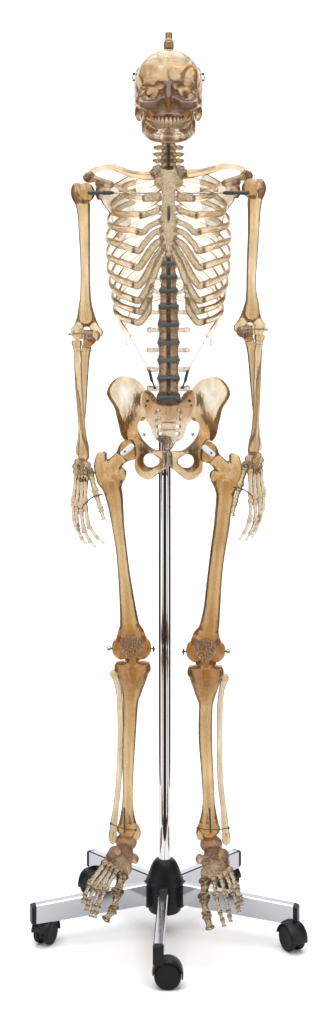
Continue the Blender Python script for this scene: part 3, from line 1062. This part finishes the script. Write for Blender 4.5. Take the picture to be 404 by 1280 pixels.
# ---------------- legs
FEM = [[(606, 127, 151.5), (620, 132, 154), (640, 137, 155), (660, 140.7, 156.2), (685, 145, 159), (710, 147.3, 162), (735, 148.8, 166), (758, 149.8, 170), (778, 150, 174), (790, 149, 177), (798, 148, 179)],
       [(606, 269, 296), (620, 270, 292.5), (640, 268.5, 289), (660, 266.5, 286.5), (685, 263, 282), (710, 260, 278.5), (735, 257, 276.6), (758, 254.5, 275.5), (778, 250.5, 274.5), (790, 246.8, 273), (800, 243, 273)]]
for j, side in enumerate((-1, 1)):
    pts, rad = long_bone(FEM[j], -6)
    # the shaft bows gently forward
    pts = [(p[0], p[1], p[2] - 7 * math.sin(math.pi * min(1, max(0, (p[1] - 590) / 215)))) for p in pts]
    s = Solid(.85).path(pts, rad, n=4, sd=.96)
    if j == 0:
        e = lambda u, v, d: P(u, v, d)
        kc = (164.5, 810)
    else:
        e = lambda u, v, d: P(2 * MX - u - 1.4, v + 2.5, d)
        kc = (257.2, 813.5)
    s.ell(e(161, 562.5, -3), (13.6, 13.4, 13.4), k=2)                                    # head
    s.path([e(161, 563, -3), e(150, 573, -2), e(140, 584, 0)], [10, 8.8, 10.5], k=3, sd=.9)     # neck
    s.path([e(126.5, 571, 2), e(126, 583, 0), e(131, 600, -4)], [6.5, 8.8, 10], k=4, sd=1.05)
    s.path([e(127, 576, 2), e(130.5, 567.5, 4)], [6, 3.6], k=2)
    s.path([e(150, 592, 4), e(140, 606, -4)], [8.5, 12], k=3, sd=.9)
    s.ell(e(153, 597, 8), (4.2, 5.2, 5), k=1.5)                                              # lesser trochanter
    kx, ky = kc
    for q in (-1, 1):
        s.path([P(kx + q * 6, ky - 18, -6), P(kx + q * 12.5, ky - 3, -3), P(kx + q * 13.5, ky + 3, 2)], [10, 9.6, 9.8], k=5, sd=1.2)
        s.ell(P(kx + q * 12, ky - .5, 8), (10, 14, 15), k=6)
        s.ell(P(kx + q * 20, ky - 1.5, 0), (4, 8.5, 8), k=4)
    s.ell(P(kx, ky - 5, -9), (15, 12, 8), k=8)
    for q in (-1, 1):
        s.path([P(kx + q * 3, ky - 20, -3), P(kx + q * 7, ky - 12, 2), P(kx + q * 11, ky - 2, 7)], [6, 8.5, 10], k=4, sd=1.1)
    s.ell(P(kx, ky + 17, 12), (3.5, 9.5, 20), k=3, sub=True)
    fem = build('femur', s.geo(), M_LONG, sk)
    # kneecap
    pa = Solid(.6).ell(P(kx, ky - 2, -24), (13, 13.5, 6), k=0).ell(P(kx, ky + 9, -23), (6, 5, 4), k=4)
    build('patella', pa.geo(), M_PAT, sk)
    for q in (-1, 1):
        pn = Solid(.4).cone(P(kx + q * 23, ky + .5, -4), P(kx + q * 29, ky + 1.2, -4), .9, k=0)
        ring_here = (q < 0) if j == 0 else (q > 0)
        if not ring_here:
            pn.cone(P(kx + q * 27.6, ky - 1.8, -4), P(kx + q * 27.6, ky + 4, -4), 1.1, k=.3)
        build('knee_pin', pn.geo(0), M_CORD, fem)
    q = -1 if j == 0 else 1
    ring = [P(kx + q * 28 + 2.4 * math.cos(t), ky + .5 + 2.4 * math.sin(t), -4) for t in np.linspace(0, 6.1, 14)]
    build('knee_pin_ring', sweep(ring, .65, n=6, smooth=2), M_STEEL, fem)
    # bright link plate and its screw at the hip joint
    mm = (lambda u: u) if j == 0 else (lambda u: 2 * MX - u - 1)
    A = [(152.5, 566), (156, 569.5), (168, 560), (166.5, 553.5)]
    pl = [(151.6, 564.2), (153.5, 567.8), (157.5, 567.3), (168, 558.5), (166.2, 554), (162.5, 554.5)]
    if j == 1:
        pl = [(a + .7, b) for a, b in pl]
    pl = [(mm(a), b + (1.5 if j else 0)) for a, b in pl]
    if j == 1:
        pl = pl[::-1]
    lp = Solid(.45).plate(closed(pl, 3), lambda u, v: -19. + 0 * u, lambda u, v: 1.2 + 0 * u, e=.6, k=0)
    lk = build('hip_link_plate', lp.geo(0), M_PLATE, fem)
    build('screw', Solid(.35).ell(P(mm(156.2), 564.6 + (1.5 if j else 0), -20.5), (1.2, 1.2, 1.2), k=0).geo(0), M_CORD, fem)

TIB = [[(840, 147, 184), (850, 150, 180), (860, 152, 176.3), (880, 153.8, 173), (905, 153.5, 171), (930, 152.8, 169.5), (960, 153, 167.5), (985, 153.6, 166.6), (1005, 152.6, 167), (1020, 150.5, 168.5), (1034, 147.5, 172)],
       [(843, 238, 277), (853, 242, 273), (863, 244.5, 270), (880, 248.5, 266.5), (905, 248, 265.5), (930, 248.5, 265.5), (960, 251, 266.8), (985, 252.8, 268), (1005, 253, 269), (1020, 251, 271.5), (1034, 247.5, 274.5)]]
FIB = [[P(142.5, 842, 12), P(147, 856, 10), P(150, 880, 9), P(150.5, 930, 8), P(148.5, 975, 6), P(145, 1010, 4), P(142, 1032, 3), P(141, 1048, 2)],
       [P(281.5, 847, 12), P(277.5, 861, 10), P(275, 885, 9), P(274.5, 930, 8), P(275.5, 975, 6), P(279.5, 1010, 4), P(281.5, 1034, 3), P(283, 1050, 2)]]
for j, side in enumerate((-1, 1)):
    pts, rad = long_bone(TIB[j], -3)
    s = Solid(.85).path(pts, rad, n=4, sd=.95)
    cx, cy = (165.8, 834.5) if j == 0 else (257, 839.5)
    s.cyl(P(cx, cy, -1), 22, 15.5, 5, e=2.5, k=4)
    for q in (-1, 1):
        s.path([P(cx + q * 10.5, cy + 1, 0), P(cx + q * 6, cy + 14, -1), P(cx + q * 2, cy + 30, -3)], [11, 11, 9], k=4, sd=1.05)
    s.ell(P(cx + 1, cy + 14, -14), (7, 9, 6), k=4)
    for q in (-1, 1):
        s.ell(P(cx + q * 3, cy - 5.5, 2), (2.5, 4, 4), k=1.5)
        s.ell(P(cx + q * 12.5, cy - 8.5, -1), (8.5, 2, 11), k=1.5, sub=True)
    mx = 171 if j == 0 else 250.5
    s.ell(P(mx, 1041, -4), (5.5, 9, 8), k=3)
    s.ell(P(159.5 if j == 0 else 261.5, 1036, -3), (13.5, 8, 11), k=3)
    tib = build('tibia', s.geo(), M_LONG, sk)
    # cartilage pad on the plateau
    pd = Solid(.6)
    for q in (-1, 1):
        pd.ell(P(cx + q * 12.3, cy - 6.2, -1.2), (9.4, 1.5, 12.5), k=0.5)
    build('meniscus', pd.geo(0), M_CLEAR, tib)
    build('ankle_rod', sweep([P(155.5 if j == 0 else 262, 1010, -14), P(155.8 if j == 0 else 263.5, 1041, -16)], 1.1, n=8, smooth=3), M_CORD, tib)
    wr = [(138.5, 1029.5, -2), (148, 1033.5, -13), (159, 1037, -15), (170, 1037.5, -12)] if j == 0 else [(247, 1035, -10), (259, 1037, -15), (272, 1037, -14), (286, 1035, -2)]
    wr = [P(*p) for p in wr]
    w = [sweep(wr, .6, n=6, smooth=4), Solid(.4).ell(wr[0], (1.6, 1.6, 1.6), k=0).geo(0), Solid(.4).ell(wr[-1], (1.6, 1.6, 1.6), k=0).geo(0)]
    build('ankle_wire', join(w), M_CORD, tib)
    f = Solid(.65).path(FIB[j], [4.8, 3.7, 3.7, 3.7, 3.7, 3.8, 4.8, 4.8], n=4)
    f.ell(np.array(FIB[j][0]) + (0, 1, 0), (4.6, 6, 5.5), k=1.5)
    f.ell(np.array(FIB[j][-1]) + (0, -2, 0), (5.2, 9, 5.5), k=2)
    build('fibula', f.geo(), M_FIB, sk)

# ---------------- feet (hanging, toes forward and down)
FEET = [dict(tars=[((158, 1052, -1), (13.5, 11.5, 13)), ((155, 1063, -14), (11.5, 8, 9)), ((157, 1070, 20), (11, 13, 18)), ((160, 1072, -26), (11, 7.5, 6)), ((143, 1067, -18), (8.5, 9, 10)),
                   ((157, 1085, -36), (8, 9, 7)), ((150, 1079, -34), (6.5, 7, 6.5)), ((144.5, 1076, -31), (6, 7, 6.5)), ((138.5, 1072, -26), (6.5, 8, 8))],
             rays=[[(153.5, 1091, -42), (146.5, 1116, -66), (142.5, 1136, -84), (131.5, 1150, -96)],
                   [(147, 1085, -41), (130.5, 1113, -70), (124, 1132, -88), (121, 1140, -94), (118.5, 1147, -99)],
                   [(143, 1082, -38), (123.5, 1112, -66), (118, 1131, -84), (115.5, 1139, -90), (113.5, 1146, -95)],
                   [(139, 1079, -34), (117, 1110, -61), (111, 1126, -77), (109.5, 1132, -83), (108, 1138, -88)],
                   [(134, 1074, -28), (111.5, 1106, -55), (106.5, 1119, -69), (105, 1124, -74), (103.8, 1129, -78)]]),
        dict(tars=[((264, 1055, -1), (14, 11.5, 13)), ((267, 1066, -14), (12, 8, 9)), ((268, 1072, 20), (11, 13, 18)), ((261, 1075, -26), (11.5, 8, 7)), ((279, 1070, -16), (8, 9, 10)),
                   ((259, 1091, -38), (8, 10, 7)), ((267, 1087, -35), (6.5, 8, 6.5)), ((274, 1084, -32), (6.5, 8, 6.5)), ((281, 1079, -27), (6.5, 9, 8))],
             rays=[[(257.5, 1098, -44), (255, 1123, -68), (258, 1143, -84), (263, 1161, -98)],
                   [(267.5, 1095, -42), (270, 1119, -70), (275, 1140, -88), (278, 1149, -95), (280.5, 1158, -101)],
                   [(275, 1092, -39), (282, 1119, -66), (285.5, 1138, -84), (287, 1145, -90), (288.5, 1152, -95)],
                   [(281, 1088, -35), (291.5, 1115, -61), (296, 1129, -76), (297.5, 1134, -81), (298.8, 1140, -86)],
                   [(285.5, 1083, -29), (296.5, 1110, -55), (300.5, 1121, -67), (301, 1126, -72), (301.2, 1132, -76)]])]
for j, Ft in enumerate(FEET):
    s = Solid(.6)
    for c, r in Ft['tars']:
        s.ell(P(*c), r, k=3)
    # heel, reaching backward
    hc = Ft['tars'][2][0]
    s.path([P(hc[0], hc[1], 10), P(hc[0] - (3 if j == 0 else -3), hc[1] + 4, 36)], [9, 10.5], k=3)
    s.ell(P((169 if j == 0 else 249.5), 1073.5, -24), (5, 6, 6), k=1)
    foot = build('foot', s.geo(), M_FOOT, sk)
    for fi, ray in enumerate(Ft['rays']):
        rp = [P(*p) for p in ray]
        for k in range(len(rp) - 1):
            r = (2.3, 1.8, 1.75, 1.65)[k] * (1.85 if fi == 0 else 1)
            place('metatarsal' if k == 0 else 'toe_bone', MT_F if k == 0 else PH_F, foot, rp[k], rp[k + 1], r)
    a, b = Ft['rays'][0][1], Ft['rays'][3][1]
    build('toe_wire', sweep([P(a[0], a[1] - 3, a[2] - 9), P((a[0] + b[0]) / 2, (a[1] + b[1]) / 2 - 6, -76), P(b[0], b[1] - 3, b[2] - 4)], .45, n=6, smooth=4), M_STEEL, foot)

# ------------------------------------------------------------------ rolling stand
CX, CY = BASE[0], BASE[1]
st = thing('rolling_stand', 'five-legged rolling base with chrome pole, black hub and black casters under the skeleton', 'stand', (CX, CY, 0))


def revolve(prof, n=40):
    """prof: (r, z) from bottom to top, closed by fans; local metres"""
    V, q = [], []
    ang = np.linspace(0, 2 * np.pi, n, endpoint=False)
    for r, z in prof:
        V.append(np.stack([r * np.cos(ang), r * np.sin(ang), np.full(n, z)], 1))
    V = np.vstack(V)
    m = len(prof)
    i = np.arange(m - 1)[:, None] * n
    j = np.arange(n)[None]
    jn = (j + 1) % n
    q = np.stack([i + j, i + jn, i + n + jn, i + n + j], -1).reshape(-1, 4)
    V = np.vstack([V, [[0, 0, prof[0][1]], [0, 0, prof[-1][1]]]])
    jj = np.arange(n)
    c0 = np.stack([np.full(n, len(V) - 2), (jj + 1) % n, jj], 1)
    b = (m - 1) * n
    c1 = np.stack([np.full(n, len(V) - 1), b + jj, b + (jj + 1) % n], 1)
    return V, [(4, q), (3, np.vstack([c0, c1]))]


def xf(geo, M):
    v = np.asarray(geo[0])
    R = np.array(M)
    return v @ R[:3, :3].T + R[:3, 3], geo[1]


PR = 8.0 * S
ztop = H - (546 - VC) * S
pole = revolve([(PR - .001, .05), (PR, .052), (PR, .054), (PR, ztop - .006), (PR, ztop - .004), (PR - .003, ztop)], 64)
build('pole', xf(pole, Matrix.Translation((CX, CY, 0))), M_CHROME, st, True)
# bell-shaped hub: dome, skirt lip, straight socket
hubp = [(.030, .040), (.0325, .043), (.0335, .060), (.034, .092), (.0375, .096), (.0385, .099), (.0365, .104), (.0335, .110), (.031, .118), (.028, .127), (.0235, .136), (.019, .1415), (.0145, .143), (PR + .0006, .1435)]
hub = build('hub', xf(revolve(hubp, 56), Matrix.Translation((CX, CY, 0))), M_BLACK, st, True)


def rbox(x0, x1, hy, z0a, z1a, z0b, z1b, e=.0018):
    """bar along +x whose height range runs from (z0a,z1a) to (z0b,z1b); edges chamfered"""
    def ring(x, z0, z1, hy, e):
        return [(x, -hy + e, z0), (x, hy - e, z0), (x, hy, z0 + e), (x, hy, z1 - e), (x, hy - e, z1), (x, -hy + e, z1), (x, -hy, z1 - e), (x, -hy, z0 + e)]
    V = ring(x0, z0a, z1a, hy, e) + ring(x1, z0b, z1b, hy, e)
    q = [[i, (i + 1) % 8, 8 + (i + 1) % 8, 8 + i] for i in range(8)]
    return np.array(V), [(4, [x[::-1] for x in q]), (8, [list(range(8)), list(range(15, 7, -1))])]


RL = .262
for k in range(5):
    a = math.radians(-90 + 72 * k + (-2.6, 0, .6, 0, -.4)[k])
    M = Matrix.Translation((CX, CY, 0)) @ Matrix.Rotation(a, 4, 'Z')
    leg = build('leg', xf(rbox(.028, RL, .0095, .058, .100, .046, .084), M), M_ALU, st, True)
    for p in leg.data.polygons:
        p.use_smooth = False
    cap = build('end_cap', xf(rbox(RL, RL + .009, .0098, .0455, .0845, .048, .082, .003), M), M_BLACK, leg, True)
    for p in cap.data.polygons:
        p.use_smooth = False
    # moulded arm of the hub that grips the leg
    sl = build('hub_socket', xf(rbox(.024, .0405, .0125, .050, .1035, .053, .100, .003), M), M_BLACK, hub, True)
    for p in sl.data.polygons:
        p.use_smooth = False
    # twin-wheel caster, swivelled
    sw = [0.0, .9, -2.2, 2.3, -.75][k]
    face = [math.radians(-90), math.radians(-90 - 62), math.radians(40), math.radians(150), math.radians(-22)][k]
    cx, cy = (M @ Vector((RL - .013, 0, 0)))[:2]
    Wr, ww = .0245, .0095
    # face = direction of the wheel axle
    MC = Matrix.Translation((cx, cy, 0)) @ Matrix.Rotation(face, 4, 'Z')
    off = .016
    s = Solid(.9)
    hood = revolve([(.0045, .040), (.0065, .0405), (.0065, .0475), (.0045, .048)], 20)
    # hood: half shell over the wheels, modelled as an arched saddle
    ang = np.linspace(math.radians(-8), math.radians(172), 18)
    Vh, qh = [], []
    prof_x = [-.0195, -.0165, -.006, .006, .0165, .0195]
    for t in ang:
        for (r, xx) in ((Wr + .0015, -.019), (Wr + .0034, -.0165), (Wr + .0042, 0), (Wr + .0034, .0165), (Wr + .0015, .019), (Wr + .0008, .0165), (Wr + .0008, -.0165)):
            Vh.append((xx, off + r * math.cos(t), Wr + r * math.sin(t)))
    mN = 7
    for i in range(len(ang) - 1):
        for x in range(mN):
            qh.append([i * mN + x, i * mN + (x + 1) % mN, (i + 1) * mN + (x + 1) % mN, (i + 1) * mN + x])
    b0 = (len(ang) - 1) * mN
    hg = (np.array(Vh), [(4, qh), (mN, [list(range(mN))[::-1], [b0 + x for x in range(mN)]])])
    web = rbox(-.0035, .0035, .0, 0, 0, 0, 0) if False else None
    # centre web between the wheels
    wv = []
    wang = np.linspace(math.radians(-20), math.radians(200), 22)
    for xx in (-.003, .003):
        for t in wang:
            wv.append((xx, off + (Wr - .001) * math.cos(t), Wr + (Wr - .001) * math.sin(t)))
    nw = len(wang)
    wf = [(nw, [list(range(nw))[::-1], list(range(nw, 2 * nw))]), (4, [[i, (i + 1) % nw, nw + (i + 1) % nw, nw + i] for i in range(nw)])]
    stem = revolve([(.006, Wr + .012), (.0085, Wr + .014), (.0085, .046), (.0065, .047), (.0065, .052)], 20)
    cas = build('caster', xf(join([hg, (np.array(wv), wf), stem]), MC), M_BLACK, st, True)
    wh = revolve([(Wr - .006, -ww / 2), (Wr - .003, -ww / 2 - .0006), (Wr - .0012, -ww / 2), (Wr, -ww / 2 + .0018), (Wr, ww / 2 - .0018), (Wr - .0012, ww / 2), (Wr - .003, ww / 2 + .0006), (Wr - .006, ww / 2)], 40)
    for q in (-1, 1):
        MW = MC @ Matrix.Translation((q * .0105, off, Wr + .0003)) @ Matrix.Rotation(math.pi / 2, 4, 'Y')
        build('wheel', xf(wh, MW), M_TYRE, cas, True)

# ------------------------------------------------------------------ light
w = bpy.data.worlds.new('World')
sc.world = w
w.use_nodes = True
w.node_tree.nodes['Background'].inputs[0].default_value = (1, 1, 1, 1)
w.node_tree.nodes['Background'].inputs[1].default_value = .035


def area(name, loc, target, sx, sy, power, color=(1, 1, 1)):
    l = bpy.data.lights.new(name, 'AREA')
    l.shape = 'RECTANGLE'
    l.size, l.size_y = sx, sy
    l.energy = power
    l.color = color
    o = bpy.data.objects.new(name, l)
    col.objects.link(o)
    o.location = loc
    o.rotation_euler = (Vector(target) - Vector(loc)).to_track_quat('-Z', 'Y').to_euler()
    return o


area('softbox', (-1.5, -1.1, .85), (0, 0.05, .85), 1.9, 2.9, 33)
area('softbox', (1.5, -1.0, .85), (0, 0.05, .85), 1.7, 2.9, 28)
area('overhead_softbox', (0, -.45, 2.75), (0, -.1, 0), 2.9, 2.9, 112)
area('backdrop_lamp', (-.85, .3, 1.25), (-.62, 1.3, 1.22), .4, 2.2, 2.0)
area('backdrop_lamp', (.85, .3, 1.25), (.62, 1.3, 1.22), .4, 2.2, 2.0)

# ------------------------------------------------------------------ camera
cam = bpy.data.cameras.new('Camera')
co = bpy.data.objects.new('Camera', cam)
col.objects.link(co)
sc.camera = co
co.location = (0, -DIST, H)
co.rotation_euler = (math.pi / 2, 0, 0)
cam.sensor_fit = 'VERTICAL'
cam.sensor_height = 36
cam.lens = 36 * DIST / (1280 * S)
cam.shift_y = -(640 - VC) / 1280
cam.clip_start = .05
cam.clip_end = 60

sc.render.engine = 'CYCLES'
cy = sc.cycles
cy.max_bounces = 40
cy.transmission_bounces = 36
cy.glossy_bounces = 8
cy.diffuse_bounces = 4
cy.volume_bounces = 0
cy.transparent_max_bounces = 16
cy.sample_clamp_indirect = 6
cy.caustics_refractive = True
cy.caustics_reflective = False
cy.blur_glossy = .3
cy.use_denoising = True
sc.view_settings.view_transform = 'Standard'
sc.view_settings.look = 'None'
sc.view_settings.exposure = 0
sc.view_settings.gamma = 1
print('script', time.time() - T0, 'verts', sum(len(m.vertices) for m in bpy.data.meshes))
